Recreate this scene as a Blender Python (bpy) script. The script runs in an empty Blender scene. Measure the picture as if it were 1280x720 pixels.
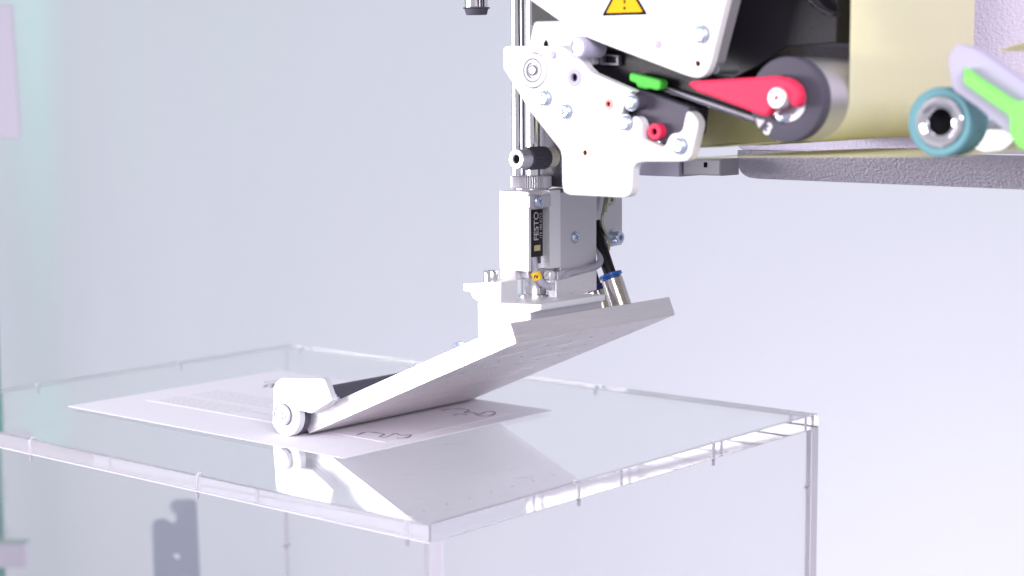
# Close-up of a label printer with its applicator pad pressing a label onto a clear acrylic box.
# All modelling helpers take millimetres; the meshes are written in metres.
import bpy, bmesh, math, random
from mathutils import Vector, Matrix, noise
from mathutils.geometry import tessellate_polygon

S = 0.001
sc = bpy.context.scene
C = sc.collection
R = math.radians

# ------------------------------------------------------------------ camera
cam_d = bpy.data.cameras.new('camera')
cam = bpy.data.objects.new('camera', cam_d)
C.objects.link(cam)
cam.matrix_world = Matrix(((0.763739, -0.068691, 0.641860, 0.446728), (0.645497, 0.090556, -0.758375, -0.477539), (-0.006031, 0.993520, 0.113502, 0.167000), (0.000000, 0.000000, 0.000000, 1.000000)))
cam_d.sensor_fit = 'HORIZONTAL'
cam_d.sensor_width = 36.0
cam_d.lens = 60.504
cam_d.clip_start = 0.02
cam_d.clip_end = 60
cam_d.dof.use_dof = True
cam_d.dof.focus_distance = 0.80
cam_d.dof.aperture_fstop = 9.2
cam_d.dof.aperture_blades = 9
sc.camera = cam

# ------------------------------------------------------------------ world: even studio ambience
w = bpy.data.worlds.new('World')
sc.world = w
w.use_nodes = True
bg = w.node_tree.nodes['Background']
bg.inputs['Color'].default_value = (0.90, 0.88, 1.0, 1)
bg.inputs['Strength'].default_value = 0.52

# ------------------------------------------------------------------ lamps
def area(name, loc, target, sx, sy, power, color, spread=180):
    d = bpy.data.lights.new(name, 'AREA')
    d.shape = 'RECTANGLE'
    d.size, d.size_y = sx, sy
    d.energy = power
    d.color = color
    d.spread = R(spread)
    o = bpy.data.objects.new(name, d)
    C.objects.link(o)
    o.location = loc
    o.rotation_euler = (Vector(target) - Vector(loc)).to_track_quat('-Z', 'Y').to_euler()
    return o
area('key_strip_softbox', (-0.86, -0.66, 0.15), (-0.10, 0.10, 0.13), 0.95, 0.24, 4.9, (1.0, 0.965, 1.0), 90)
area('fill_softbox', (1.05, -0.80, 0.70), (-0.02, 0.15, 0.12), 0.9, 0.7, 8.5, (0.95, 0.90, 1.0), 120)
# unseen lamps added to tint the backdrop: lavender, and green further to the side
area('added_backdrop_lamp', (-0.10, 1.05, -1.0), (-0.92, 1.65, 0.15), 1.6, 0.6, 10.6, (0.95, 0.79, 1.0), 150)
area('added_backdrop_lamp_green', (-2.3, 0.9, 0.7), (-1.8, 1.95, 0.1), 0.9, 1.1, 17.0, (0.30, 1.0, 0.80), 150)

sc.render.engine = 'CYCLES'
sc.view_settings.view_transform = 'Standard'
sc.view_settings.look = 'None'
sc.view_settings.exposure = 0.16
sc.view_settings.gamma = 1.0
cy = sc.cycles
cy.use_denoising = True
cy.max_bounces = 40
cy.transmission_bounces = 40
cy.glossy_bounces = 32
cy.diffuse_bounces = 5
cy.transparent_max_bounces = 16
cy.sample_clamp_indirect = 6.0
cy.blur_glossy = 0.3

# ------------------------------------------------------------------ materials
def pbr(name, col, rough=0.5, metal=0.0, bump=0.0, bscale=900.0, stretch=None, vary=0.0, coat=0.0, spec=0.5, rot=None):
    m = bpy.data.materials.new(name)
    m.use_nodes = True
    nt = m.node_tree
    b = nt.nodes['Principled BSDF']
    b.inputs['Base Color'].default_value = (*col, 1)
    b.inputs['Roughness'].default_value = rough
    b.inputs['Metallic'].default_value = metal
    b.inputs['Coat Weight'].default_value = coat
    b.inputs['Specular IOR Level'].default_value = spec
    tc = nt.nodes.new('ShaderNodeTexCoord')
    mp = nt.nodes.new('ShaderNodeMapping')
    nt.links.new(tc.outputs['Object'], mp.inputs['Vector'])
    if rot:
        m0 = nt.nodes.new('ShaderNodeMapping')
        m0.inputs['Rotation'].default_value = rot
        nt.links.new(tc.outputs['Object'], m0.inputs['Vector'])
        nt.links.new(m0.outputs['Vector'], mp.inputs['Vector'])
    if stretch:
        mp.inputs['Scale'].default_value = stretch
    n = nt.nodes.new('ShaderNodeTexNoise')
    n.inputs['Scale'].default_value = bscale
    n.inputs['Detail'].default_value = 4
    nt.links.new(mp.outputs['Vector'], n.inputs['Vector'])
    if bump:
        bu = nt.nodes.new('ShaderNodeBump')
        bu.inputs['Strength'].default_value = min(1.0, bump)
        bu.inputs['Distance'].default_value = 0.0004
        nt.links.new(n.outputs['Fac'], bu.inputs['Height'])
        nt.links.new(bu.outputs['Normal'], b.inputs['Normal'])
    if vary:
        mr = nt.nodes.new('ShaderNodeMapRange')
        mr.inputs['From Min'].default_value = 0.25
        mr.inputs['From Max'].default_value = 0.75
        mr.inputs['To Min'].default_value = max(0.02, rough - vary)
        mr.inputs['To Max'].default_value = min(1.0, rough + vary)
        nt.links.new(n.outputs['Fac'], mr.inputs['Value'])
        nt.links.new(mr.outputs['Result'], b.inputs['Roughness'])
        mix = nt.nodes.new('ShaderNodeMix')
        mix.data_type = 'RGBA'
        mix.inputs['A'].default_value = (*[c * (1 - vary * 0.6) for c in col], 1)
        mix.inputs['B'].default_value = (*[min(1, c * (1 + vary * 0.6)) for c in col], 1)
        nt.links.new(n.outputs['Fac'], mix.inputs['Factor'])
        nt.links.new(mix.outputs['Result'], b.inputs['Base Color'])
    return m

M = {}
M['white'] = pbr('white_powder_coat', (0.80, 0.79, 0.80), 0.42, bump=0.05, bscale=1500, spec=0.15)
M['alu'] = pbr('satin_aluminium', (0.74, 0.73, 0.77), 0.40, 0.85, bump=0.05, bscale=300, vary=0.10, stretch=(1, 1, 14))
M['alu_brushed'] = pbr('brushed_aluminium', (0.80, 0.775, 0.80), 0.40, 0.9, bump=0.22, bscale=170, vary=0.16, stretch=(1.0, 0.9, 22))
M['pad_metal'] = pbr('milled_pad_aluminium', (0.80, 0.775, 0.79), 0.42, 0.85, bump=0.35, bscale=1000, vary=0.16, rot=(0, R(23.1), 0), stretch=(0.045, 0.06, 1))
M['sole_metal'] = pbr('scratched_sole_aluminium', (0.80, 0.755, 0.76), 0.42, 0.85, bump=0.4, bscale=520, vary=0.22, rot=(0, R(23.1), R(8)), stretch=(1, 0.035, 1))
M['alu_white'] = pbr('bright_anodised_aluminium', (0.80, 0.80, 0.82), 0.45, 0.55, bump=0.04, bscale=600, vary=0.05)
M['alu_grey'] = pbr('grey_anodised_aluminium', (0.57, 0.555, 0.60), 0.42, 0.6, bump=0.04, bscale=800, vary=0.05)
M['dark_grey'] = pbr('dark_anodised', (0.17, 0.16, 0.19), 0.45, 0.3, bump=0.03, bscale=800, vary=0.06)
M['chrome'] = pbr('polished_chrome', (0.86, 0.85, 0.87), 0.10, 1.0, bump=0.0, bscale=200, vary=0.05)
M['steel'] = pbr('zinc_plated_steel', (0.56, 0.63, 0.76), 0.30, 0.7, bump=0.05, bscale=900, vary=0.10)
M['steel_dark'] = pbr('blued_steel', (0.40, 0.42, 0.45), 0.35, 0.8, bump=0.06, bscale=700, vary=0.10)
M['nickel'] = pbr('nickel_plated_brass', (0.60, 0.56, 0.52), 0.20, 1.0, bump=0.02, bscale=600, vary=0.08)
M['black'] = pbr('black_plastic', (0.012, 0.011, 0.014), 0.42, bump=0.04, bscale=1200, vary=0.10, spec=0.18)
M['hole'] = pbr('painted_hole_shade', (0.008, 0.008, 0.01), 0.9, spec=0.05)  # near-black stands in for the shade inside holes and slots
M['film'] = pbr('black_ink_ribbon', (0.012, 0.011, 0.015), 0.22, bump=0.2, bscale=60, vary=0.1)
M['charcoal'] = pbr('charcoal_plastic', (0.085, 0.078, 0.105), 0.5, bump=0.05, bscale=1500, vary=0.08, spec=0.18)
M['rubber'] = pbr('dark_grey_rubber', (0.085, 0.080, 0.105), 0.62, bump=0.05, bscale=1800, vary=0.06, spec=0.18)
M['arm_grey'] = pbr('lavender_grey_plastic', (0.46, 0.43, 0.55), 0.55, bump=0.03, bscale=900, vary=0.04, spec=0.18)
M['mid_grey'] = pbr('mid_grey_plate', (0.36, 0.35, 0.39), 0.5, 0.0, bump=0.03, bscale=900, vary=0.05, spec=0.2)
M['groove'] = pbr('groove_shadow', (0.16, 0.14, 0.19), 0.7, spec=0.1)  # dark rings painted in for the shadow in the bearing grooves
M['edge_green'] = pbr('pale_green_trim', (0.34, 0.47, 0.42), 0.6)
M['red'] = pbr('red_plastic', (0.80, 0.032, 0.095), 0.5, bump=0.03, bscale=900, vary=0.05, spec=0.18)
M['green'] = pbr('green_plastic', (0.085, 0.55, 0.06), 0.5, bump=0.03, bscale=900, vary=0.05, spec=0.18)
M['green_bright'] = pbr('bright_green_plastic', (0.24, 0.74, 0.15), 0.5, bump=0.03, bscale=900, vary=0.05, spec=0.18)
M['teal'] = pbr('teal_rubber', (0.15, 0.33, 0.36), 0.6, bump=0.05, bscale=900, vary=0.06, spec=0.18)
M['copper'] = pbr('copper_insert', (0.62, 0.36, 0.28), 0.35, 0.6, bump=0.03, bscale=900, vary=0.06)
M['pinkish'] = pbr('red_anodised_insert', (0.70, 0.16, 0.14), 0.40, 0.3, bump=0.03, bscale=900, vary=0.06)
M['blue'] = pbr('blue_collet_plastic', (0.015, 0.10, 0.42), 0.35, bump=0.03, bscale=900, vary=0.05)
M['navy'] = pbr('navy_collet_plastic', (0.015, 0.02, 0.16), 0.35)
M['cable'] = pbr('grey_cable_jacket', (0.36, 0.36, 0.42), 0.45, bump=0.03, bscale=900, vary=0.05)
M['yellow_tag'] = pbr('yellow_marker', (0.85, 0.52, 0.02), 0.45)
M['sticker'] = pbr('yellow_sticker', (0.80, 0.46, 0.015), 0.7, spec=0.08)
M['print_black'] = pbr('black_print', (0.012, 0.009, 0.009), 0.8, spec=0.08)
M['print_soft'] = pbr('soft_grey_print', (0.27, 0.25, 0.30), 0.6)
M['print_white'] = pbr('white_print', (0.80, 0.80, 0.82), 0.5, spec=0.08)
M['print_grey'] = pbr('grey_print', (0.46, 0.46, 0.44), 0.5)
M['print_faint'] = pbr('faint_grey_print', (0.62, 0.61, 0.65), 0.6)
M['led'] = pbr('sensor_led_window', (0.45, 0.38, 0.20), 0.25)
M['cream'] = pbr('cream_brass', (0.66, 0.62, 0.47), 0.4, 0.3)
M['olive'] = pbr('plated_cable_lug', (0.42, 0.42, 0.33), 0.35, 0.8, bump=0.05, bscale=900, vary=0.1)
M['liner'] = pbr('pale_yellow_liner', (0.92, 0.90, 0.66), 0.42, bump=0.03, bscale=300, vary=0.05)
M['nylon'] = pbr('clear_nylon_pin', (0.86, 0.84, 0.92), 0.4)
M['paper'] = pbr('white_paper', (0.83, 0.815, 0.875), 0.75, bump=0.03, bscale=1500, vary=0.02)
M['label_stock'] = pbr('coated_label_stock', (0.85, 0.835, 0.89), 0.45, bump=0.02, bscale=1500, vary=0.02)
M['hook'] = pbr('galvanised_hook_plate', (0.34, 0.38, 0.47), 0.55, 0.2, bump=0.05, bscale=120, vary=0.12)
M['post_green'] = pbr('dark_green_paint', (0.07, 0.28, 0.23), 0.5, bump=0.03, bscale=300, vary=0.06)
M['board'] = pbr('pale_pink_board', (0.58, 0.55, 0.63), 0.6, bump=0.03, bscale=300, vary=0.03)
M['table'] = pbr('white_laminate', (0.74, 0.73, 0.78), 0.45, bump=0.03, bscale=300, vary=0.05)
M['backdrop'] = pbr('backdrop_cloth', (0.755, 0.825, 0.815), 0.9, bump=0.05, bscale=40, vary=0.02, spec=0.1)
M['floor'] = pbr('studio_floor', (0.55, 0.55, 0.60), 0.6, bump=0.03, bscale=20, vary=0.08)

def hammered(name, col, scale, depth, rough):
    m = pbr(name, col, rough)
    nt = m.node_tree
    b = nt.nodes['Principled BSDF']
    tc = nt.nodes.new('ShaderNodeTexCoord')
    n = nt.nodes.new('ShaderNodeTexNoise')
    n.inputs['Scale'].default_value = scale
    n.inputs['Detail'].default_value = 2.5
    bu = nt.nodes.new('ShaderNodeBump')
    bu.inputs['Strength'].default_value = 0.9
    bu.inputs['Distance'].default_value = depth
    nt.links.new(tc.outputs['Object'], n.inputs['Vector'])
    nt.links.new(n.outputs['Fac'], bu.inputs['Height'])
    nt.links.new(bu.outputs['Normal'], b.inputs['Normal'])
    return m
M['hammered'] = hammered('hammered_grey_coat', (0.72, 0.66, 0.83), 950, 0.0006, 0.5)
M['hammered_shaded'] = hammered('hammered_shaded_coat', (0.44, 0.41, 0.48), 760, 0.0016, 0.36)  # coat of the chassis lip, darkened to stand in for shade

def translucent(m, amount):
    nt = m.node_tree
    b = nt.nodes['Principled BSDF']
    tr = nt.nodes.new('ShaderNodeBsdfTranslucent')
    tr.inputs['Color'].default_value = b.inputs['Base Color'].default_value
    mx = nt.nodes.new('ShaderNodeMixShader')
    mx.inputs['Fac'].default_value = amount
    out = nt.nodes['Material Output']
    nt.links.new(b.outputs['BSDF'], mx.inputs[1])
    nt.links.new(tr.outputs['BSDF'], mx.inputs[2])
    nt.links.new(mx.outputs['Shader'], out.inputs['Surface'])
translucent(M['liner'], 0.36)

def roller_metal():
    m = pbr('ringed_roller_metal', (0.62, 0.62, 0.63), 0.32, 0.85)
    nt = m.node_tree
    b = nt.nodes['Principled BSDF']
    tc = nt.nodes.new('ShaderNodeTexCoord')
    wv = nt.nodes.new('ShaderNodeTexWave')
    wv.bands_direction = 'Y'
    wv.inputs['Scale'].default_value = 330
    wv.inputs['Distortion'].default_value = 0.2
    bu = nt.nodes.new('ShaderNodeBump')
    bu.inputs['Strength'].default_value = 0.35
    bu.inputs['Distance'].default_value = 0.0003
    nt.links.new(tc.outputs['Object'], wv.inputs['Vector'])
    nt.links.new(wv.outputs['Fac'], bu.inputs['Height'])
    nt.links.new(bu.outputs['Normal'], b.inputs['Normal'])
    return m
M['roller'] = roller_metal()

def acrylic(name, rough, clear=1.0, col=(0.975, 0.98, 0.995)):
    m = bpy.data.materials.new(name)
    m.use_nodes = True
    b = m.node_tree.nodes['Principled BSDF']
    b.inputs['Base Color'].default_value = (*col, 1)
    b.inputs['Roughness'].default_value = rough
    b.inputs['IOR'].default_value = 1.49
    b.inputs['Transmission Weight'].default_value = clear
    if rough < 0.02:                          # wiped smears and handling marks
        nt = m.node_tree
        tc = nt.nodes.new('ShaderNodeTexCoord')
        mp = nt.nodes.new('ShaderNodeMapping')
        mp.inputs['Rotation'].default_value = (0, 0, 0.6)
        mp.inputs['Scale'].default_value = (1, 0.22, 1)
        n = nt.nodes.new('ShaderNodeTexNoise')
        n.inputs['Scale'].default_value = 55
        n.inputs['Detail'].default_value = 6
        n.inputs['Roughness'].default_value = 0.7
        mr = nt.nodes.new('ShaderNodeMapRange')
        mr.inputs['From Min'].default_value = 0.48
        mr.inputs['From Max'].default_value = 0.80
        mr.inputs['To Min'].default_value = rough
        mr.inputs['To Max'].default_value = 0.09
        nt.links.new(tc.outputs['Object'], mp.inputs['Vector'])
        nt.links.new(mp.outputs['Vector'], n.inputs['Vector'])
        nt.links.new(n.outputs['Fac'], mr.inputs['Value'])
        nt.links.new(mr.outputs['Result'], b.inputs['Roughness'])
    return m
M['acrylic'] = acrylic('clear_acrylic', 0.012, 1.0, (1.0, 1.0, 1.0))
M['acrylic_edge'] = acrylic('sawn_acrylic_edge', 0.05, 0.82, (0.97, 0.95, 1.0))
M['acrylic_edge_milky'] = acrylic('milky_acrylic_edge', 0.25, 0.28, (0.95, 0.92, 1.0))

# ------------------------------------------------------------------ mesh helpers
def finish(name, bm, mat, parent=None, base=(0, 0, 0), smooth=True, ang=32):
    bmesh.ops.remove_doubles(bm, verts=bm.verts, dist=1e-4)
    bmesh.ops.recalc_face_normals(bm, faces=bm.faces)
    if smooth:
        for f in bm.faces:
            f.smooth = True
        for e in bm.edges:
            if len(e.link_faces) != 2 or e.calc_face_angle(0) > R(ang):
                e.smooth = False
    off = Vector(base)
    if parent is not None:
        off = parent_base(parent)
    for v in bm.verts:
        v.co = (v.co - off) * S
    me = bpy.data.meshes.new(name)
    bm.to_mesh(me)
    bm.free()
    me.materials.append(M[mat] if isinstance(mat, str) else mat)
    o = bpy.data.objects.new(name, me)
    C.objects.link(o)
    if parent is not None:
        o.parent = parent
    else:
        o.location = off * S
    return o
def parent_base(o):
    p = Vector((0, 0, 0))
    while o is not None:
        p += o.location
        o = o.parent
    return p / S
def thing(name, label, cat, loc, group=None):
    o = bpy.data.objects.new(name, None)
    C.objects.link(o)
    o.empty_display_size = 0.02
    o.location = Vector(loc) * S
    o['label'] = label
    o['category'] = cat
    if group:
        o['group'] = group
    return o

def rounded(pts, r, n=5):
    """round every corner of a closed polygon; r is one radius or one per point"""
    out = []
    N = len(pts)
    for i in range(N):
        p = Vector(pts[i]); a = Vector(pts[i - 1]); b = Vector(pts[(i + 1) % N])
        ri = r[i] if isinstance(r, (list, tuple)) else r
        da, db = (a - p), (b - p)
        la, lb = da.length, db.length
        if ri <= 0 or la < 1e-6 or lb < 1e-6:
            out.append(tuple(p)); continue
        da /= la; db /= lb
        t = min(ri, la * 0.48, lb * 0.48)
        q0, q1 = p + da * t, p + db * t
        for k in range(n + 1):
            s = k / n
            q = q0 * (1 - s) ** 2 + p * 2 * s * (1 - s) + q1 * s ** 2
            out.append((q.x, q.y))
    return out
def circ(c, r, n=24, ph=0.0):
    return [(c[0] + r * math.cos(ph + 2 * math.pi * k / n), c[1] + r * math.sin(ph + 2 * math.pi * k / n)) for k in range(n)]

MAPY = lambda p, q, t: Vector((p, t, q))      # polygon in XZ, depth along Y
MAPX = lambda p, q, t: Vector((t, p, q))      # polygon in YZ, depth along X
MAPZ = lambda p, q, t: Vector((p, q, t))      # polygon in XY, depth along Z
def area2(l):
    return sum(l[i - 1][0] * l[i][1] - l[i][0] * l[i - 1][1] for i in range(len(l)))
def inset(loop, d):
    """move a closed loop inward (outer) by d"""
    N = len(loop)
    sgn = 1 if area2(loop) > 0 else -1
    out = []
    for i in range(N):
        a, p, b = Vector(loop[i - 1]), Vector(loop[i]), Vector(loop[(i + 1) % N])
        e1, e2 = (p - a), (b - p)
        if e1.length < 1e-7: e1 = e2
        if e2.length < 1e-7: e2 = e1
        e1.normalize(); e2.normalize()
        n1, n2 = Vector((-e1.y, e1.x)) * sgn, Vector((-e2.y, e2.x)) * sgn
        m = n1 + n2
        k = m.length
        m = m / k if k > 1e-6 else n1
        c = max(0.5, m.dot(n1))
        q = p + m * (d / c)
        out.append((q.x, q.y))
    return out
def dedupe(loop):
    out = []
    for p in loop:
        if not out or (Vector(p) - Vector(out[-1])).length > 1e-3:
            out.append(tuple(p))
    if len(out) > 1 and (Vector(out[0]) - Vector(out[-1])).length <= 1e-3:
        out.pop()
    return out
def add_prism(bm, loop, t0, t1, mp=MAPY, holes=(), ch=0.0):
    """solid between t0 and t1 with optional through holes and a small chamfer ch on the rim of both faces"""
    loop = dedupe(loop)
    rings = []
    s = 1 if t1 > t0 else -1
    if ch > 0:
        inn = inset(loop, ch)
        rings = [(inn, t0), (loop, t0 + s * ch), (loop, t1 - s * ch), (inn, t1)]
    else:
        inn = loop
        rings = [(loop, t0), (loop, t1)]
    vr = [[bm.verts.new(mp(p[0], p[1], t)) for p in lp] for lp, t in rings]
    n = len(loop)
    for a, b in zip(vr[:-1], vr[1:]):
        for i in range(n):
            j = (i + 1) % n
            bm.faces.new((a[i], a[j], b[j], b[i]))
    hv = []
    for h in holes:
        h = dedupe(h)
        A = [bm.verts.new(mp(p[0], p[1], t0)) for p in h]
        B = [bm.verts.new(mp(p[0], p[1], t1)) for p in h]
        m = len(h)
        for i in range(m):
            j = (i + 1) % m
            bm.faces.new((A[i], A[j], B[j], B[i]))
        hv.append((h, A, B))
    polys = [[Vector((p[0], p[1], 0)) for p in inn]] + [[Vector((p[0], p[1], 0)) for p in h] for h, _, _ in hv]
    front = list(vr[0]); back = list(vr[-1])
    for h, A, B in hv:
        front += A; back += B
    for tri in tessellate_polygon(polys):
        if len(set(tri)) < 3: continue
        for lst in (front, back):
            try:
                bm.faces.new([lst[k] for k in tri])
            except ValueError:
                pass
def prism(name, loop, t0, t1, mat, parent=None, mp=MAPY, holes=(), ch=0.0, base=(0, 0, 0)):
    bm = bmesh.new()
    add_prism(bm, loop, t0, t1, mp, holes, ch)
    return finish(name, bm, mat, parent, base)
def add_box(bm, x0, x1, y0, y1, z0, z1, ch=0.0):
    add_prism(bm, [(x0, z0), (x1, z0), (x1, z1), (x0, z1)], y0, y1, MAPY, (), ch)
def box(name, x0, x1, y0, y1, z0, z1, mat, parent=None, ch=0.0, base=(0, 0, 0)):
    bm = bmesh.new()
    add_box(bm, x0, x1, y0, y1, z0, z1, ch)
    return finish(name, bm, mat, parent, base)
def frame(axis):
    z = Vector(axis).normalized()
    x = z.cross(Vector((0, 0, 1)))
    if x.length < 1e-3:
        x = Vector((1, 0, 0))
    x.normalize()
    return x, z.cross(x), z
def add_lathe(bm, prof, c, axis, n=40):
    """prof: list of (radius, distance along axis)"""
    x, y, z = frame(axis)
    c = Vector(c)
    prev = None
    for r, t in prof:
        if r < 1e-5:
            ring = [bm.verts.new(c + z * t)]
        else:
            ring = [bm.verts.new(c + z * t + x * (r * math.cos(2 * math.pi * k / n)) + y * (r * math.sin(2 * math.pi * k / n))) for k in range(n)]
        if prev is not None:
            for k in range(n):
                j = (k + 1) % n
                if len(prev) == 1 and len(ring) > 1:
                    bm.faces.new((prev[0], ring[j], ring[k]))
                elif len(ring) == 1 and len(prev) > 1:
                    bm.faces.new((prev[k], prev[j], ring[0]))
                elif len(ring) > 1:
                    bm.faces.new((prev[k], prev[j], ring[j], ring[k]))
        prev = ring
def lathe(name, prof, c, axis, mat, parent=None, n=40, base=(0, 0, 0)):
    bm = bmesh.new()
    add_lathe(bm, prof, c, axis, n)
    return finish(name, bm, mat, parent, base)
def spline(pts, sub=6):
    P = [Vector(p) for p in pts]
    P = [P[0] * 2 - P[1]] + P + [P[-1] * 2 - P[-2]]
    out = []
    for i in range(1, len(P) - 2):
        a, b, c, d = P[i - 1:i + 3]
        for k in range(sub):
            t = k / sub
            out.append(0.5 * ((2 * b) + (c - a) * t + (2 * a - 5 * b + 4 * c - d) * t * t + (3 * b - a - 3 * c + d) * t ** 3))
    out.append(P[-2])
    return out
def add_tube(bm, pts, r, n=14, sub=6):
    path = spline(pts, sub) if sub > 1 else [Vector(p) for p in pts]
    nrm = None
    prev = None
    for i, p in enumerate(path):
        t = (path[min(i + 1, len(path) - 1)] - path[max(i - 1, 0)]).normalized()
        if nrm is None:
            nrm = frame(t)[0]
        nrm = (nrm - t * nrm.dot(t)).normalized()
        bn = t.cross(nrm)
        ring = [bm.verts.new(p + nrm * (r * math.cos(2 * math.pi * k / n)) + bn * (r * math.sin(2 * math.pi * k / n))) for k in range(n)]
        if prev:
            for k in range(n):
                j = (k + 1) % n
                bm.faces.new((prev[k], prev[j], ring[j], ring[k]))
        else:
            bm.faces.new(ring)
        prev = ring
    bm.faces.new(prev)
def tube(name, pts, r, mat, parent=None, n=14, sub=6):
    bm = bmesh.new()
    add_tube(bm, pts, r, n, sub)
    return finish(name, bm, mat, parent)
def sheet(name, path, y0, y1, th, mat, parent=None, base=(0, 0, 0), ny=8, wob=0.0):
    """a thin web that follows a path in XZ and spans y0..y1"""
    bm = bmesh.new()
    path = [Vector((p[0], 0, p[1])) for p in path]
    rows = []
    for i, p in enumerate(path):
        t = (path[min(i + 1, len(path) - 1)] - path[max(i - 1, 0)]).normalized()
        nrm = Vector((-t.z, 0, t.x))
        rows.append([[bm.verts.new(Vector((p.x, y0 + (y1 - y0) * k / ny, p.z)) + nrm * (s * th / 2 + wob * noise.noise(Vector((p.x * .05, k * .7, p.z * .05))))) for k in range(ny + 1)] for s in (-1, 1)])
    for a, b in zip(rows[:-1], rows[1:]):
        for s in (0, 1):
            for k in range(ny):
                bm.faces.new((a[s][k], a[s][k + 1], b[s][k + 1], b[s][k]))
        for k in (0, ny):
            bm.faces.new((a[0][k], a[1][k], b[1][k], b[0][k]))
    for a in (rows[0], rows[-1]):
        for k in range(ny):
            bm.faces.new((a[0][k], a[0][k + 1], a[1][k + 1], a[1][k]))
    return finish(name, bm, mat, parent, base)
def lettering(name, s, height, origin, right, up, mat, parent, th=0.05, bold=0.0, align='CENTER'):
    """flat lettering as a real mesh; right and up are directions in millimetre space"""
    cu = bpy.data.curves.new(name, 'FONT')
    cu.body = s
    cu.size = 1.0
    cu.offset = bold
    cu.align_x = align
    cu.align_y = 'CENTER'
    cu.extrude = 0.02
    tmp = bpy.data.objects.new(name, cu)
    C.objects.link(tmp)
    dg = bpy.context.evaluated_depsgraph_get()
    dg.update()
    me = bpy.data.meshes.new_from_object(tmp.evaluated_get(dg))
    bpy.data.objects.remove(tmp)
    r_, u_ = Vector(right).normalized(), Vector(up).normalized()
    n_ = r_.cross(u_)
    bm = bmesh.new()
    bm.from_mesh(me)
    bpy.data.meshes.remove(me)
    for v in bm.verts:
        x, y, z = v.co
        v.co = Vector(origin) + r_ * (x * height) + u_ * (y * height) + n_ * (z / 0.02 * th / 2)
    return finish(name, bm, mat, parent, smooth=False)
def ribbon_strokes(name, strokes, wd, z0, z1, mat, parent):
    """flat printed strokes in the XY plane"""
    bm = bmesh.new()
    for st in strokes:
        P = spline([(p[0], p[1], 0) for p in st], 5)
        L, Rr = [], []
        for i, p in enumerate(P):
            t = (P[min(i + 1, len(P) - 1)] - P[max(i - 1, 0)]).normalized()
            nn = Vector((-t.y, t.x, 0))
            k = wd * (0.35 + 0.65 * abs(math.sin(i * 0.45 + 0.6)))
            L.append(p + nn * k / 2); Rr.append(p - nn * k / 2)
        for i in range(len(P) - 1):
            vs = [bm.verts.new((q.x, q.y, z1)) for q in (L[i], L[i + 1], Rr[i + 1], Rr[i])]
            bm.faces.new(vs)
    return finish(name, bm, mat, parent, smooth=False)

# fasteners ---------------------------------------------------------
def cross_screw(parent, c, r, axis, mat='steel', rot=0.4, h=None, name='screw'):
    """domed pan-head screw with a real cross recess; c is the centre of its seat, axis points out"""
    r *= 0.98
    h = h or r * 0.48
    x, y, z = frame(axis)
    c = Vector(c)
    bm = bmesh.new()
    add_lathe(bm, [(r, 0), (r, h * 0.35), (r * 0.93, h * 0.65), (r * 0.78, h * 0.88), (r * 0.66, h)], c, axis, 28)
    arm, wd = r * 0.56, r * 0.17
    star = [(arm, -wd), (arm, wd), (wd, wd), (wd, arm), (-wd, arm), (-wd, wd), (-arm, wd), (-arm, -wd), (-wd, -wd), (-wd, -arm), (wd, -arm), (wd, -wd)]
    cr, sr = math.cos(rot), math.sin(rot)
    star = [(a * cr - b * sr, a * sr + b * cr) for a, b in star]
    outer = circ((0, 0), r * 0.66, 28)
    vo = [bm.verts.new(c + x * p[0] + y * p[1] + z * h) for p in outer]
    vi = [bm.verts.new(c + x * p[0] + y * p[1] + z * h) for p in star]
    vf = [bm.verts.new(c + x * p[0] * .8 + y * p[1] * .8 + z * h * 0.3) for p in star]
    for t in tessellate_polygon([[Vector((*p, 0)) for p in outer], [Vector((*p, 0)) for p in star]]):
        bm.faces.new([(vo + vi)[k] for k in t])
    for i in range(12):
        j = (i + 1) % 12
        bm.faces.new((vi[i], vi[j], vf[j], vf[i]))
    bm.faces.new(vf)
    o = finish(name, bm, mat, parent)
    lathe('seat_ring', [(r * 0.98, 0.04), (r * 1.13, 0.04), (r * 1.16, 0.0), (r * 0.98, 0.0)], c, axis, 'steel_dark', o, 28)
    return o
def ring_hole(parent, c, r, rin, axis, mat, name='threaded_insert', h=0.35, deep=1.5):
    """an insert: raised ring with a dark bore"""
    o = lathe(name, [(r, -0.02), (r, h * .6), (r * .92, h), (rin * 1.15, h), (rin, h * .6), (rin, -2.4)], c, axis, mat, parent, 32)
    lathe('bore', [(0, -1.2), (rin * 1.01, -1.2), (rin * 1.01, -2.4), (0, -2.4)], c, axis, 'hole', o, 24)
    return o
def socket_screw(parent, c, r, h, axis, mat, name='cap_screw'):
    """hex-socket cap screw"""
    x, y, z = frame(axis)
    c = Vector(c)
    bm = bmesh.new()
    add_lathe(bm, [(0, 0), (r, 0), (r, h * 0.88), (r * 0.9, h)], c, axis, 32)
    outer = circ((0, 0), r * 0.9, 32); hx = circ((0, 0), r * 0.5, 6)
    vo = [bm.verts.new(c + x * p[0] + y * p[1] + z * h) for p in outer]
    vi = [bm.verts.new(c + x * p[0] + y * p[1] + z * h) for p in hx]
    vf = [bm.verts.new(c + x * p[0] + y * p[1] + z * h * 0.5) for p in hx]
    for t in tessellate_polygon([[Vector((*p, 0)) for p in outer], [Vector((*p, 0)) for p in hx]]):
        bm.faces.new([(vo + vi)[k] for k in t])
    for i in range(6):
        j = (i + 1) % 6
        bm.faces.new((vi[i], vi[j], vf[j], vf[i]))
    bm.faces.new(vf)
    return finish(name, bm, mat, parent)
OUT = (0, -1, 0)

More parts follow.
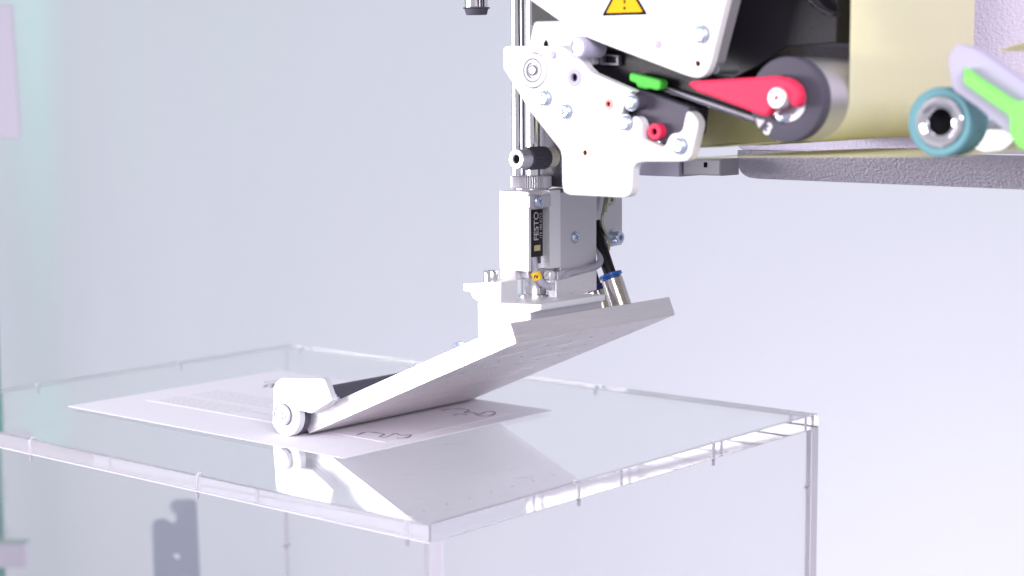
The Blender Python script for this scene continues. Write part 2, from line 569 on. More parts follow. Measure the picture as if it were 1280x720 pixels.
# ================================================================== SETTING
fwd = Vector((-0.646035, 0.763308, 0)); rgt = Vector((0.763308, 0.646035, 0)); eye = Vector((446.73, -477.54, 0))
def vw(r, d, z):
    """a point of the room: r mm to the right and d mm ahead of where the photographer stands, at height z"""
    p = eye + rgt * r + fwd * d
    return Vector((p.x, p.y, z))
FLOOR = -1150
bm = bmesh.new()
cols = []
for i in range(161):
    r = -3200 + 40 * i
    fold = 26 * noise.noise(Vector((r * 0.0042, 0, 3.1))) + 12 * noise.noise(Vector((r * 0.013, 5, 0)))
    amp = 1.0 if r < -420 else max(0.08, 1 - (r + 420) / 520)
    cols.append([bm.verts.new(vw(r, 2500 + amp * (fold + (z * 0.012) * noise.noise(Vector((r * 0.004, 2, z * 0.001)))), z)) for z in range(FLOOR, 2251, 200)])
for a, b in zip(cols[:-1], cols[1:]):
    for k in range(len(a) - 1):
        bm.faces.new((a[k], b[k], b[k + 1], a[k + 1]))
o = finish('backdrop', bm, 'backdrop', base=vw(0, 2500, FLOOR), ang=80)
o['kind'] = 'structure'
bm = bmesh.new()
q = [vw(-3400, -1500, FLOOR - 4), vw(3400, -1500, FLOOR - 4), vw(3400, 2900, FLOOR - 4), vw(-3400, 2900, FLOOR - 4)]
bm.faces.new([bm.verts.new(p) for p in q])
o = finish('floor', bm, 'floor', base=vw(0, 500, FLOOR - 4))
o['kind'] = 'structure'

# ================================================================== ACRYLIC BOX on a small table
BX, BY, TH, BH = 403.0, 296.0, 7.0, 300.0
tb = thing('table', 'white table that carries the clear acrylic box, below the picture edge', 'table', (-BX / 2, BY / 2, FLOOR))
box('table_top', -BX - 50, 45, -45, BY + 45, -BH - 28, -BH - 0.5, 'table', tb, 2)
for sx in (-BX - 20, -25):
    for sy in (-15, BY - 25):
        box('leg', sx, sx + 40, sy, sy + 40, FLOOR, -BH - 28.5, 'table', tb, 1)

ab = thing('acrylic_box', 'clear acrylic box with pinned edges under the paper sheet', 'box', (-BX / 2, BY / 2, -BH))
G = 0.25
box('top_panel', -BX, 0, 0, BY, -TH, 0, 'acrylic', ab, 0.5)
box('side_panel', -BX, 0, 0, TH, -BH, -TH - G, 'acrylic', ab, 0.3)
box('side_panel', -BX, 0, BY - TH, BY, -BH, -TH - G, 'acrylic', ab, 0.3)
box('side_panel', -TH, 0, TH + G, BY - TH - G, -BH, -TH - G, 'acrylic', ab, 0.3)
box('side_panel', -BX, -BX + TH, TH + G, BY - TH - G, -BH, -TH - G, 'acrylic', ab, 0.3)
for o in ab.children:                          # the sawn edges of the panels are slightly matt
    o.data.materials.append(M['acrylic_edge' if o.name == 'top_panel' else 'acrylic_edge_milky'])
    for f in o.data.polygons:
        if f.area < 0.008:
            f.material_index = 1
def pin(c, axis, L=11, r=1.05):
    lathe('pin', [(0, 0.15), (r, 0.15), (r, -L), (0, -L)], c, axis, 'nylon', ab, 14)
for X in (-387, -268, -142, -14):
    pin((X, 3.5, 0), (0, 0, 1)); pin((X, BY - 3.5, 0), (0, 0, 1))
for Y in (96, 200):
    pin((-3.5, Y, 0), (0, 0, 1)); pin((-BX + 3.5, Y, 0), (0, 0, 1))
for Z in (-37, -135, -235):
    for X in (-3.5, -BX + 3.5):
        pin((X, 0, Z), (0, -1, 0)); pin((X, BY, Z), (0, 1, 0))

# ------------------------------------------------------------------ paper and label on the box
PX, PY, PL, PW = -113.9, 64.7, 211.6, 152.2
ps = thing('paper_sheet', 'white paper sheet lying flat on the clear acrylic box', 'paper', (PX - PL / 2, PY + PW / 2, 0))
prism('sheet', [(PX, PY), (PX, PY + PW), (PX - PL, PY + PW), (PX - PL, PY)], 0.05, 0.25, 'paper', ps, MAPZ)
lb = thing('printed_label', 'printed label being pressed onto the white paper sheet by the tilted pad', 'label', (-215, 148, 0.25))
prism('label_sheet', [(-124, 102), (-124, 196), (-307, 196), (-307, 102)], 0.27, 0.40, 'label_stock', lb, MAPZ)
random.seed(4)
bm = bmesh.new()
for k in range(9):
    y = 106 + k * 4.2 + (6 if k > 3 else 0)
    x = -300.0
    xe = -300 + random.uniform(45, 92)
    while x < xe:
        wdt = random.uniform(2.0, 8.0)
        vs = [bm.verts.new(p) for p in ((x, y, .42), (x + wdt, y, .42), (x + wdt, y + 1.1, .42), (x, y + 1.1, .42))]
        bm.faces.new(vs)
        x += wdt + 1.3
finish('small_print', bm, 'print_faint', lb, smooth=False)['kind'] = 'stuff'
for st_, wd_ in (([(-286.7, 169.78), (-291.01, 176.65), (-290.52, 180.5), (-283.46, 172.33), (-287.02, 179.79), (-286.88, 183.36), (-282.23, 176.7), (-285.06, 184.79)], 2.6),
                 ([(-299.05, 180.76), (-298.21, 184.94), (-297.37, 189.14), (-294.42, 191.45)], 2.0),
                 ([(-158.58, 179.68), (-157.7, 186.23), (-153.71, 189.39), (-147.33, 188.58), (-144.78, 181.93), (-142.24, 185.37), (-136.0, 184.59), (-137.91, 193.13), (-131.99, 192.05), (-128.84, 184.59), (-131.69, 180.93), (-139.35, 183.36)], 1.9),
                 ([(-144.86, 173.31), (-144.49, 177.86), (-139.74, 178.78)], 1.6),
                 ([(-146.54, 105.26), (-148.52, 113.85), (-143.38, 115.38), (-137.49, 114.98), (-135.18, 109.29), (-132.12, 111.72), (-134.57, 119.84), (-129.35, 118.93), (-126.35, 122.58), (-123.45, 116.14), (-125.75, 111.83)], 1.9)):
    ribbon_strokes('script_stroke', [st_], wd_ * 0.85, 0.4, 0.43, 'print_soft', lb)

# ------------------------------------------------------------------ things behind the box
hk = thing('hook_plate', 'grey metal plate with a hooked notch, standing behind the clear acrylic box', 'metal bracket', tuple(vw(-255, 1300, FLOOR)))
k = 1300.0 / 2151.2
def hp(px, py):
    return ((px - 640) * k, 167.00 - (py - 114.2) * k)
def MAPV(d0):
    return lambda p, q, t: vw(p, d0 + t, q)
pl = [hp(*p) for p in ((179.5, 659), (184, 654), (196, 653), (201, 658), (207, 659), (211, 654), (211, 647), (205, 642), (203, 634), (207, 629), (231, 628), (236, 632), (240, 800), (181, 800))]
prism('plate', rounded(pl, 1.2, 3), 0, 4, 'hook', hk, MAPV(1300), holes=[circ(hp(209.5, 702), 3.0, 16)], ch=0.3)
a0 = hp(210, 800)
prism('post', [(a0[0] - 16, FLOOR), (a0[0] + 16, FLOOR), (a0[0] + 16, a0[1] + 1), (a0[0] - 16, a0[1] + 1)], 4.2, 30, 'hook', hk, MAPV(1300), ch=0.5)
prism('foot', [(a0[0] - 90, FLOOR), (a0[0] + 90, FLOOR), (a0[0] + 90, FLOOR + 10), (a0[0] - 90, FLOOR + 10)], -80, 100, 'hook', hk, MAPV(1300), ch=0.5)

gp = thing('signal_post', 'dark green post carrying a pale pinkish board, standing before the backdrop', 'post', tuple(vw(-690, 1500, FLOOR)))
k = 1500.0 / 2151.2
x1 = hp(-11, 0)[0]
prism('post', [(x1 - 60, FLOOR), (x1 - 0.5, FLOOR), (x1 + 2, 420), (x1 - 60, 420)], 0, 3, 'post_green', gp, MAPV(1500), ch=0.8)
b0, b1 = hp(-110, 168), hp(31, 4)
b2 = hp(26.5, 4)
prism('board', rounded([(b0[0], b0[1]), (b1[0], b0[1]), (b2[0], b1[1]), (b0[0], b1[1])], 2, 3), -4, -1, 'board', gp, MAPV(1500), ch=0.8)
c0, c1 = hp(-60, 712), hp(21, 680)
prism('shelf_box', [(c0[0], c0[1]), (c1[0], c0[1]), (c1[0], c1[1]), (c0[0], c1[1])], -10, -1, 'board', gp, MAPV(1500), ch=1.5)
prism('shelf_edge', [(c0[0], c1[1] + .3), (c1[0] + 2, c1[1] + .3), (c1[0] + 2, c1[1] + 2.2), (c0[0], c1[1] + 2.2)], -11, -1, 'edge_green', gp, MAPV(1500), ch=0.5)

# ================================================================== LABEL PRINTER
lp = thing('label_printer', 'white and grey label printer with red lever roller, hanging in from above the box', 'printer', (250, 210, 100))
# chassis wall with a rounded lower corner
prism('chassis_plate', rounded([(4.45, 171.65), (6.98, 139.38), (147.33, 139.79), (430, 139), (430, 420), (13, 420)], [0, 4, 0, 2, 4, 0], 8), 205, 217, 'hammered', lp, ch=0.6)
# the casting's lower lip slopes back under the wall
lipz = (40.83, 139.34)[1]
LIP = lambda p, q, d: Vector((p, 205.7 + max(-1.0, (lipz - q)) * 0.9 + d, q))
prism('chassis_lip', rounded([(6.97, 139.14), (3.61, 133.89), (2.24, 128.39), (4.81, 125.87), (10.4, 125.3), (141.19, 124.37), (430, 122.5), (430, 138.6)], [0, 2, 3, 3, 2, 0, 0, 0], 5), 0, 6, 'hammered_shaded', lp, LIP)
box('column', 330, 400, 218, 280, FLOOR, 420, 'alu_grey', lp, 1.5)
box('column_foot', 240, 490, 120, 400, FLOOR, FLOOR + 12, 'alu_grey', lp, 1)
box('support_arm', -118, 60, 128, 204, 262, 300, 'alu_grey', lp, 1)

# dark ribbon compartment behind the head plate
prism('ribbon_compartment', [(-30.1, 236.39), (-30.35, 195.44), (-13.62, 194.95), (0.51, 184.9), (11.01, 182.05), (54.32, 169.18), (68.39, 169.71), (83.12, 175.79), (97.39, 183.51), (118.54, 184.25), (119.15, 226.77)], 100, 199, 'black', lp, ch=0.4)
sheet('ribbon_film', spline([(p[0], 0, p[1]) for p in [(95.19, 219.13), (104.11, 207.31), (110.44, 199.89), (118.05, 193.7), (122.12, 192.39)]], 5) and [(p.x, p.z) for p in spline([(q[0], 0, q[1]) for q in [(95.19, 219.13), (104.11, 207.31), (110.44, 199.89), (115.97, 196.13), (120.74, 194.79)]], 5)], 92, 99, 0.1, 'film', lp, ny=10, wob=2.0)

# front plate (lower) with its openings
FP = 78
fp_out = [
    (-27.73, 184.82), (-26.17, 185.79), (-13.52, 185.68), (3.47, 185.16), (9.7, 182.45), (14.64, 179.14), (16.68, 176.54), (19.54, 174.26),
    (39.92, 166.94), (37.17, 164.9), (34.01, 156.97), (34.02, 154.11), (37.19, 151.59), (39.55, 153.83), (39.55, 156.37), (41.12, 157.0),
    (43.08, 156.07), (44.45, 153.87), (44.27, 148.19), (54.34, 144.72), (55.86, 145.84), (57.18, 148.67), (58.88, 150.24), (62.29, 150.59), (63.78, 151.85),
    (65.43, 158.35), (66.73, 159.12), (69.35, 157.75), (71.22, 154.99), (71.06, 152.53), (67.97, 141.69), (66.11, 139.95), (63.11, 139.42),
    (44.69, 139.02), (41.56, 138.32), (39.99, 136.38), (39.61, 128.08), (38.43, 125.48), (35.26, 124.41), (7.46, 124.59), (4.73, 125.65), (3.9, 128.26),
    (3.73, 140.12), (2.9, 143.06), (-12.83, 158.42), (-23.21, 171.25), (-27.58, 176.47)]
prism('front_plate', rounded(fp_out, 0.9, 3), FP, FP + 5, 'white', lp, ch=0.35,
      holes=[circ((-11.0, 175.6), 7.50, 40), circ((10.5, 172.43), 1.76, 20),
             circ((16.22, 141.99), 1.17, 20), circ((28.02, 161.74), 1.09, 20)])
bkc = (-11.0, 175.6)
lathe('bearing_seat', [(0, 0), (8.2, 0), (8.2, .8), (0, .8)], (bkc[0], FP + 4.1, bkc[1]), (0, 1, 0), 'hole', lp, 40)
prism('wing_plate', rounded([(-20.6, 183.79), (-17.47, 195.37), (-16.17, 196.0), (-3.3, 195.93), (14.22, 189.26), (14.21, 177.93), (-3.37, 176.21), (-17.15, 177.05)], 1.0, 4), 86, 90, 'white', lp, ch=0.3)
prism('slot', rounded([(-11.52, 184.94), (-11.73, 186.93), (-10.64, 188.39), (-9.79, 186.88), (-9.59, 184.9)], .3, 3), 85.6, 85.95, 'hole', lp)
# bearing set in the front plate
bc = (-11.0, 175.6)
B3 = (bc[0], FP, bc[1])
br = 7.04
brg = lathe('bearing', [(br, 3), (br, -0.3), (br * .97, -0.8), (br * .72, -0.8), (br * .68, -.2), (br * .66, -.2), (br * .63, -.7), (br * .48, -.9), (br * .45, -.3), (br * .30, -.3), (br * .27, 0.2), (0, 0.2)], B3, (0, 1, 0), 'white', lp, 56)
for ra, rb_ in ((.655, .705), (.445, .485), (.25, .31)):
    lathe('groove_shade_ring', [(br * ra, -.22), (br * ra, -.86), (br * rb_, -.86), (br * rb_, -.22)], B3, (0, 1, 0), 'groove', brg, 48)
lathe('shaft_end', [(br * .24, 0.4), (br * .24, -0.9), (br * .2, -1.2), (0, -1.2)], B3, (0, 1, 0), 'alu_white', brg, 32)
prism('latch', rounded([(-25.26, 181.1), (-17.81, 181.97), (-17.85, 177.01), (-19.59, 176.7), (-23.95, 179.75)], .4, 3), 77.0, 77.95, 'alu_white', lp, ch=0.2)
# pivot pin that carries the head
pc = (16.88, 184.46)
pn = lathe('pivot_pin', [(4.17, 14), (4.17, .5), (3.92, 0), (3.27, 0), (3.27, .8), (0, .8)], (pc[0], 72, pc[1]), (0, 1, 0), 'arm_grey', lp, 40)
lathe('pin_face', [(2.63, 0.79), (2.63, .3), (2.44, .1), (0, .1)], (pc[0], 72, pc[1]), (0, 1, 0), 'alu_white', pn, 40)
# C-shaped retaining ring on the pin
bm = bmesh.new()
arc = [(pc[0] + 3.18 * math.cos(a), pc[1] + 3.18 * math.sin(a)) for a in [R(125 - 250 * k / 20) for k in range(21)]]
arc += [(pc[0] + 2.66 * math.cos(a), pc[1] + 2.66 * math.sin(a)) for a in [R(-125 + 250 * k / 20) for k in range(21)]]
add_prism(bm, arc, 71.7, 72.85)
finish('retaining_ring', bm, 'steel_dark', pn)
# fasteners of the front plate
for (px, pz), r_, rot in (((-5.07, 164.04), 3.37, .3), ((5.89, 158.64), 3.21, 1.0),
                          ((39.14, 162.37), 3.05, .2), ((36.4, 154.13), 3.21, .7), ((62.51, 145.47), 3.37, .5)):
    cross_screw(lp, (px, FP, pz), r_, OUT, 'steel', rot)
sp = (39.14, 162.37)
lathe('spacer', [(0, 0), (3.0, 0), (3.0, 9), (0, 9)], (sp[0] + 1.0, FP + .05, sp[1]), (0, 1, 0), 'charcoal', lp, 24)
dc = (-0.32, 181.66)
lathe('rivet', [(1.5, 0), (1.5, .3), (1.0, .8), (0, .95)], (dc[0], FP, dc[1]), OUT, 'arm_grey', lp, 20)
hc = (10.5, 172.43)
ring_hole(lp, (hc[0], FP, hc[1]), 3.58, 1.69, OUT, 'arm_grey', 'bushing')
hc = (16.22, 141.99)
ring_hole(lp, (hc[0], FP, hc[1]), 2.60, 1.11, OUT, 'copper')
hc = (28.02, 161.74)
ring_hole(lp, (hc[0], FP, hc[1]), 2.09, 1.03, OUT, 'pinkish')

# charcoal block seen through the cut-out, with its red bushing
prism('guide_block', rounded([(29.54, 168.73), (39.08, 167.4), (63.0, 160.44), (61.56, 149.83), (53.95, 145.96), (51.66, 142.13), (38.35, 145.09), (27.15, 150.08)], 1.2, 4), 84, 98, 'charcoal', lp, ch=0.5)
hc = (49.23, 150.88)
rbsh = lathe('red_bushing', [(3.16, 4), (3.32, .5), (3.00, 0), (1.45, 0), (1.33, .4), (1.33, 3)], (hc[0], 79.5, hc[1]), (0, 1, 0), 'red', lp, 36)
lathe('bore', [(0, 1.2), (1.36, 1.2), (1.36, 1.6), (0, 1.6)], (hc[0], 79.5, hc[1]), (0, 1, 0), 'hole', rbsh, 24)
hc = (48.86, 146.54)
lathe('stud', [(1.1, 0), (1.1, 1.4), (.7, 1.8), (0, 1.9)], (hc[0], 84, hc[1]), OUT, 'steel', lp, 18)

# head plate (upper) with the warning sticker
HP = 74
hp_out = [(-33.94, 218.42), (6.28, 195.16), (20.61, 188.06), (39.69, 181.83), (68.27, 172.62), (73.44, 171.5), (77.08, 172.68), (79.23, 176.27), (86.2, 200.59), (91.65, 219.78), (-33.85, 227.0)]
prism('head_plate', rounded(hp_out, [0, 2, 2, 2, 2, 3, 3, 2, 2, 0, 0], 5), HP, HP + 4, 'white', lp, ch=0.35, holes=[circ((73.76, 177.1), 1.17, 20)])
prism('head_side', rounded([(-19.71, 221.29), (20.05, 191.23), (66.74, 175.88), (74.51, 175.16), (77.42, 177.55), (84.43, 200.87), (89.22, 219.09)], 1.2, 3), HP + 4.1, HP + 13, 'alu_grey', lp, ch=0.3)
hc = (78.09, 175.14)
lathe('stop_pin', [(0, 0), (2.0, 0), (2.0, 14), (0, 14)], (hc[0], 79, hc[1]), (0, 1, 0), 'steel_dark', lp, 20)
hc = (74.78, 187.95)
cross_screw(lp, (hc[0], HP, hc[1]), 3.53, OUT, 'steel', .1)
hc = (73.76, 177.1)
ring_hole(lp, (hc[0], HP, hc[1]), 2.46, 1.11, OUT, 'copper')
hc = (55.08, 184.77)
lathe('rivet', [(1.6, 0), (1.6, .25), (.8, .5), (0, .55)], (hc[0], HP, hc[1]), OUT, 'arm_grey', lp, 20)
ta, tb_, tt = (27.64, 196.61), (49.89, 196.38), (38.47, 212.33)
st = prism('warning_sticker', rounded([ta, tb_, tt], 0.9, 4), HP - 0.10, HP - 0.01, 'print_black', lp)
cx, cz = (ta[0] + tb_[0] + tt[0]) / 3, (ta[1] + tb_[1] + tt[1]) / 3
sh = lambda p, s: (cx + (p[0] - cx) * s, cz + (p[1] - cz) * s)
prism('yellow_field', rounded([sh(ta, .80), sh(tb_, .80), sh(tt, .80)], 0.6, 4), HP - 0.16, HP - 0.11, 'sticker', st)
ec = (38.88, 199.23)
prism('exclamation_dot', circ(ec, .62, 20), HP - 0.22, HP - 0.17, 'print_black', st)
prism('exclamation_bar', [(ec[0] - .35, ec[1] + 1.7), (ec[0] + .35, ec[1] + 1.7), (ec[0] + .7, ec[1] + 7.2), (ec[0] - .7, ec[1] + 7.2)], HP - 0.22, HP - 0.17, 'print_black', st)

# black label guide between the two plates
gh = prism('label_guide', rounded([(2.79, 180.1), (9.07, 186.53), (27.88, 182.26), (61.09, 172.27), (74.95, 168.43), (95.68, 159.2), (97.18, 153.13), (73.18, 160.39), (54.28, 164.15), (31.53, 164.85), (8.22, 172.14)], 0.8, 3), 90, 132, 'black', lp, ch=0.4)
prism('sensor_window', rounded([(16.04, 182.15), (25.81, 181.32), (25.81, 177.14), (16.03, 177.6)], .4, 3), 87.5, 89.9, 'dark_grey', gh, holes=[rounded([(17.68, 181.3), (24.6, 180.7), (24.6, 178.12), (17.68, 178.39)], .2, 2)], ch=0.15)
prism('guide_bar', rounded([(46.38, 168.62), (50.26, 168.28), (98.38, 155.0), (97.0, 152.57), (74.5, 159.17)], 0.5, 3), 86.5, 89.8, 'dark_grey', gh, ch=0.4)
prism('guide_rail', rounded([(49.5, 166.7), (51.04, 167.01), (92.71, 154.66), (92.0, 154.04)], 0.2, 3), 86.0, 86.4, 'charcoal', gh, ch=0.1)
prism('green_tab', rounded([(34.32, 173.48), (35.5, 174.1), (49.2, 171.28), (50.17, 170.17), (49.6, 167.66), (48.06, 167.04), (43.78, 167.85), (42.61, 167.38), (38.29, 168.2), (37.49, 169.95), (34.32, 170.93)], 0.6, 3), 83, 88, 'green', gh, ch=0.5)

# grey peel unit under the guide
box('peel_block', (-11.95, 130.17)[0], (9.36, 130.7)[0], 188, 204, (-1.18, 127.84)[1], (-1.24, 135.62)[1], 'mid_grey', lp, 0.8)
box('peel_block', (-40.12, 129.48)[0], (-12.26, 130.17)[0], 186, 203, (-26.09, 126.99)[1], (-26.13, 135.11)[1], 'arm_grey', lp, 0.5)
hc = (1.01, 132.78)
prism('slot', rounded([(hc[0] - .9, hc[1] - 1.2), (hc[0] + .9, hc[1] - 1.2), (hc[0] + .9, hc[1] + 1.2), (hc[0] - .9, hc[1] + 1.2)], .3, 3), 187.8, 187.99, 'hole', lp)

# tension roller with red lever
rc = (114.8, 163.42)
RR = 15.64
tr = lathe('tension_roller', [(0, 4), (RR * .985, 4), (RR * .985, 125), (RR * .3, 125), (RR * .3, 132.5), (0, 132.5)], (rc[0], 72, rc[1]), (0, 1, 0), 'roller', lp, 72)
lathe('flange', [(RR * .54, 1.4), (RR * .55, .3), (RR * .58, 0), (RR * .94, 0), (RR * .985, .35), (RR, 1), (RR, 5.5), (RR * .99, 5.9), (RR * .5, 5.9)], (rc[0], 70, rc[1]), (0, 1, 0), 'rubber', tr, 72)
lathe('end_cap', [(0, .9), (RR * .30, .9), (RR * .34, 1.4), (RR * .5, 1.4), (RR * .535, 1.0), (RR * .54, 3), (0, 3)], (rc[0], 70, rc[1]), (0, 1, 0), 'alu_grey', tr, 48)
lv = rounded([(76.24, 168.92), (78.05, 170.4), (104.46, 171.48), (114.97, 171.96), (120.33, 170.9), (124.0, 168.44), (125.37, 165.01), (124.77, 161.59), (123.13, 160.59), (120.79, 161.59), (120.26, 164.17), (118.78, 162.45), (116.13, 160.72), (113.11, 159.56), (111.45, 157.24), (108.04, 157.95), (86.7, 164.84), (85.27, 165.29), (81.32, 166.2)], 1.3, 4)
prism('lever', lv, 62.5, 67.5, 'red', tr, ch=0.9)
hc = (116.41, 164.06)
hb = lathe('lever_hub', [(3.75, 4), (3.75, .4), (3.32, 0), (1.15, 0), (0.98, .4), (0.98, 2)], (hc[0], 60.8, hc[1]), (0, 1, 0), 'alu_white', tr, 36)
hc2 = (112.92, 157.14)
lathe('stud', [(1.9, -.5), (1.9, 1.6), (1.2, 2.0), (0.7, 2.0), (0.6, 1.2), (0, 1.2)], (hc2[0], 71.2, hc2[1]), OUT, 'steel', tr, 20)
d = rgt_dir = Vector((math.cos(R(-28)), 0, math.sin(R(-28))))
u = Vector((-d.z, 0, d.x))
t0 = (107.45, 152.43)
lettering('dial_number', '3', 6.0, (t0[0], 69.93, t0[1]), d, u, 'print_white', tr, 0.06, bold=0.03)
t1 = (103.98, 155.2)
prism('dial_mark', [(t1[0] - 1.9, t1[1] + 1.4), (t1[0] + 2.2, t1[1] + 0.6), (t1[0] - .4, t1[1] - 2.2)], 69.9, 69.97, 'print_white', tr)

# teal pull roller
tc_ = (174.78, 155.64)
T = 11.98
pr_ = lathe('pull_roller', [(T * .76, .3), (T * .95, 0), (T, .8), (T, 13), (T * .5, 13)], (tc_[0], 72, tc_[1]), (0, 1, 0), 'teal', lp, 64)
lathe('hub_ring', [(T * .76, 1.0), (T * .74, -.2), (T * .70, -.6), (T * .58, -.6), (T * .53, -.2), (T * .50, .2), (T * .40, .6), (T * .37, 1.2), (T * .37, 10)], (tc_[0], 72, tc_[1]), (0, 1, 0), 'chrome', pr_, 56)
lathe('bore', [(0, 6), (T * .38, 6), (T * .38, 6.5), (0, 6.5)], (tc_[0], 72, tc_[1]), (0, 1, 0), 'hole', pr_, 32)
lathe('shaft', [(T * .30, 13), (T * .30, 130), (0, 130)], (tc_[0], 72, tc_[1]), (0, 1, 0), 'steel', pr_, 32)
lathe('back_roller', [(0, 40), (T * .97, 40), (T * .97, 126), (T * .3, 126), (T * .3, 132.5), (0, 132.5)], (tc_[0], 72, tc_[1]), (0, 1, 0), 'roller', pr_, 48)

# grey bar with the bright green lever at the near end of the printer
prism('swing_arm', rounded([(184.51, 182.16), (192.01, 179.88), (211.29, 167.08), (222.39, 156.74), (222.95, 138.69), (205.73, 150.34), (192.51, 160.82), (183.15, 166.71), (181.13, 177.96)], 2.0, 5), 64, 70, 'arm_grey', lp, ch=0.5)
prism('green_lever', rounded([(188.92, 174.35), (194.13, 170.6), (207.16, 162.7), (210.98, 162.95), (224.04, 156.82), (224.57, 140.18), (213.67, 145.36), (208.68, 147.88), (205.81, 152.01), (205.64, 158.01), (194.27, 165.34), (189.07, 168.8)], 1.2, 4), 59.5, 63.8, 'green_bright', lp, ch=0.8)

ac = (220.46, 150.02)
lathe('arm_shaft', [(0, 0), (4.5, 0), (4.5, 134), (0, 134)], (ac[0], 70.3, ac[1]), (0, 1, 0), 'steel', lp, 28)

# ------------------------------------------------------------------ liner web
web = thing('liner_web', 'pale yellow liner web running round the red lever roller and under the teal wheel', 'label liner', (rc[0], 140, rc[1]))
rw = RR * .985 + 0.25
arcp = [(rc[0] + rw * math.cos(a), rc[1] + rw * math.sin(a)) for a in [R(-k * 100 / 16) for k in range(17)]]
lft = (58.16, 143.99)
pth = [(rc[0] + rw, rc[1] + 160), (rc[0] + rw, rc[1] + 60)] + arcp + [(lft[0] + 8, lft[1] + 0.5), (lft[0], lft[1] + 1.2), (lft[0] - 0.8, lft[1] + 3), (lft[0] - .6, lft[1] + 16)]
sheet('feed_run', pth, 89, 191, 0.15, 'liner', web, ny=14, wob=0.35)
r0, r1, r2 = (57.05, 139.87), (174.78, 143.35), (219.29, 149.8)
zr = tc_[1] - T - .15
sheet('return_run', [(r0[0], r0[1] + .3), (r0[0] + 30, (r0[1] + zr) / 2), (tc_[0] - 1, zr), (tc_[0] + 6, zr + .5), (tc_[0] + 60, zr + 9), (tc_[0] + 120, zr + 18)], 79, 190, 0.15, 'liner', web)
sheet('take_up_run', [(177.72, 180.55), (182.52, 181.86), (188.44, 183.42), (202.36, 186.97)], 110, 190, 0.15, 'liner', web)
# ------------------------------------------------------------------ stop rod
sr = thing('stop_rod', 'chrome rod with black rubber tip hanging alone beside the printer', 'stop rod', ((-105.71, 207.25)[0], 150, (-105.75, 203.83)[1]))
sx, sz = (-105.71, 207.25)
rr = 6.14
lathe('rod', [(0, 0), (rr * .94, 0), (rr * .94, 55.5), (0, 55.5)], (sx, 150, sz), (0, 0, 1), 'chrome', sr, 40)
lathe('rubber_tip', [(0, -3.6), (rr * .80, -3.6), (rr * .83, -3.2), (rr * .93, -.9), (rr * 1.06, -.6), (rr * 1.06, -.1), (rr * .6, -.05)], (sx, 150, sz), (0, 0, 1), 'rubber', sr, 40)

# ================================================================== LABEL APPLICATOR
ap = thing('label_applicator', 'aluminium applicator with tilted pad and black roller pressing on the paper sheet', 'applicator', (-100, 150, 0))
# guide rods and rail
for px in (648, 666):
    q = 3.20
    cxy = {648: (-71.48, 142.57), 666: (-62.53, 142.71)}[px]
    lathe('guide_rod', [(0, 122.5), (q, 122.5), (q, 261), (0, 261)], (cxy[0], 140, 0), (0, 0, 1), 'chrome', ap, 36)
box('rail', (-67.61, 142.36)[0], -42, 150, 160, 122.5, 261, 'dark_grey', ap, 0.5)
# flow valve with black knob
vc = (-46.07, 137.09)
vv = lathe('flow_valve', [(1.9, 1.2), (1.9, .3), (2.4, 0), (4.0, 0), (4.4, .6), (4.4, 7), (3.6, 7), (3.6, 22), (0, 22)], (vc[0], 108, vc[1]), (0, 1, 0), 'alu', ap, 36)
lathe('bore', [(0, 1.0), (1.95, 1.0), (1.95, 1.5), (0, 1.5)], (vc[0], 108, vc[1]), (0, 1, 0), 'hole', vv, 20)
bm = bmesh.new()
add_prism(bm, [(vc[0] + (4.9 + .28 * (k % 2)) * math.cos(2 * math.pi * k / 48), vc[1] + (4.9 + .28 * (k % 2)) * math.sin(2 * math.pi * k / 48)) for k in range(48)], 115.2, 128, MAPY, (), 0.4)
finish('ribbed_knob', bm, 'rubber', vv, ang=10)
lathe('collar', [(0, 20.2), (4.6, 20.2), (4.6, 25.5), (0, 25.5)], (vc[0], 108, vc[1]), (0, 1, 0), 'cream', vv, 32)
# knurled nut
kc = (-63.84, 125.24)
kr = 9.49
bm = bmesh.new()
loop = [(kc[0] + (kr - .55 * (k % 2)) * math.cos(2 * math.pi * k / 108), 140 + (kr - .55 * (k % 2)) * math.sin(2 * math.pi * k / 108)) for k in range(108)]
add_prism(bm, loop, kc[1] - 2.9, kc[1] + 2.9, MAPZ, (), 0.35)
finish('knurled_nut', bm, 'alu_grey', ap, ang=8)
lathe('nut_washer', [(0, -4.2), (kr * .86, -4.2), (kr * .86, -2.9), (0, -2.9)], (kc[0], 140, kc[1]), (0, 0, 1), 'chrome', ap, 40)
lathe('neck', [(0, -8), (kr * .45, -8), (kr * .45, -4.1), (0, -4.1)], (kc[0], 140, kc[1]), (0, 0, 1), 'dark_grey', ap, 32)

# cylinder body with the sensor slot
XF = -49.2
body = [(-66.1, 120), (XF - .0, 120), (XF, 121.9), (-53.4, 121.9), (-53.4, 135.4), (XF, 135.4), (XF, 143.4), (-66.1, 143.4)]
prism('cylinder_body', body, 85.6, 121.9, 'alu_white', ap, MAPZ, ch=0.25)
box('body_foot', -66.1, -57.2, 120.05, 143.3, 81.2, 85.5, 'alu_white', ap, 0.2)
box('body_foot', -57.1, -52.5, 124, 143.2, 82.0, 85.4, 'alu_grey', ap, 0.2)
prism('rear_body', rounded([(143.7, 81.5), (171.54, 84.65), (171.57, 122.38), (143.7, 120.5)], .6, 3), -64, -49.7, 'alu_grey', ap, MAPX, ch=0.3)
hc = (154.92, 98.98)
cross_screw(ap, (-49.65, hc[0], hc[1]), 2.53, (1, 0, 0), 'steel', .4)
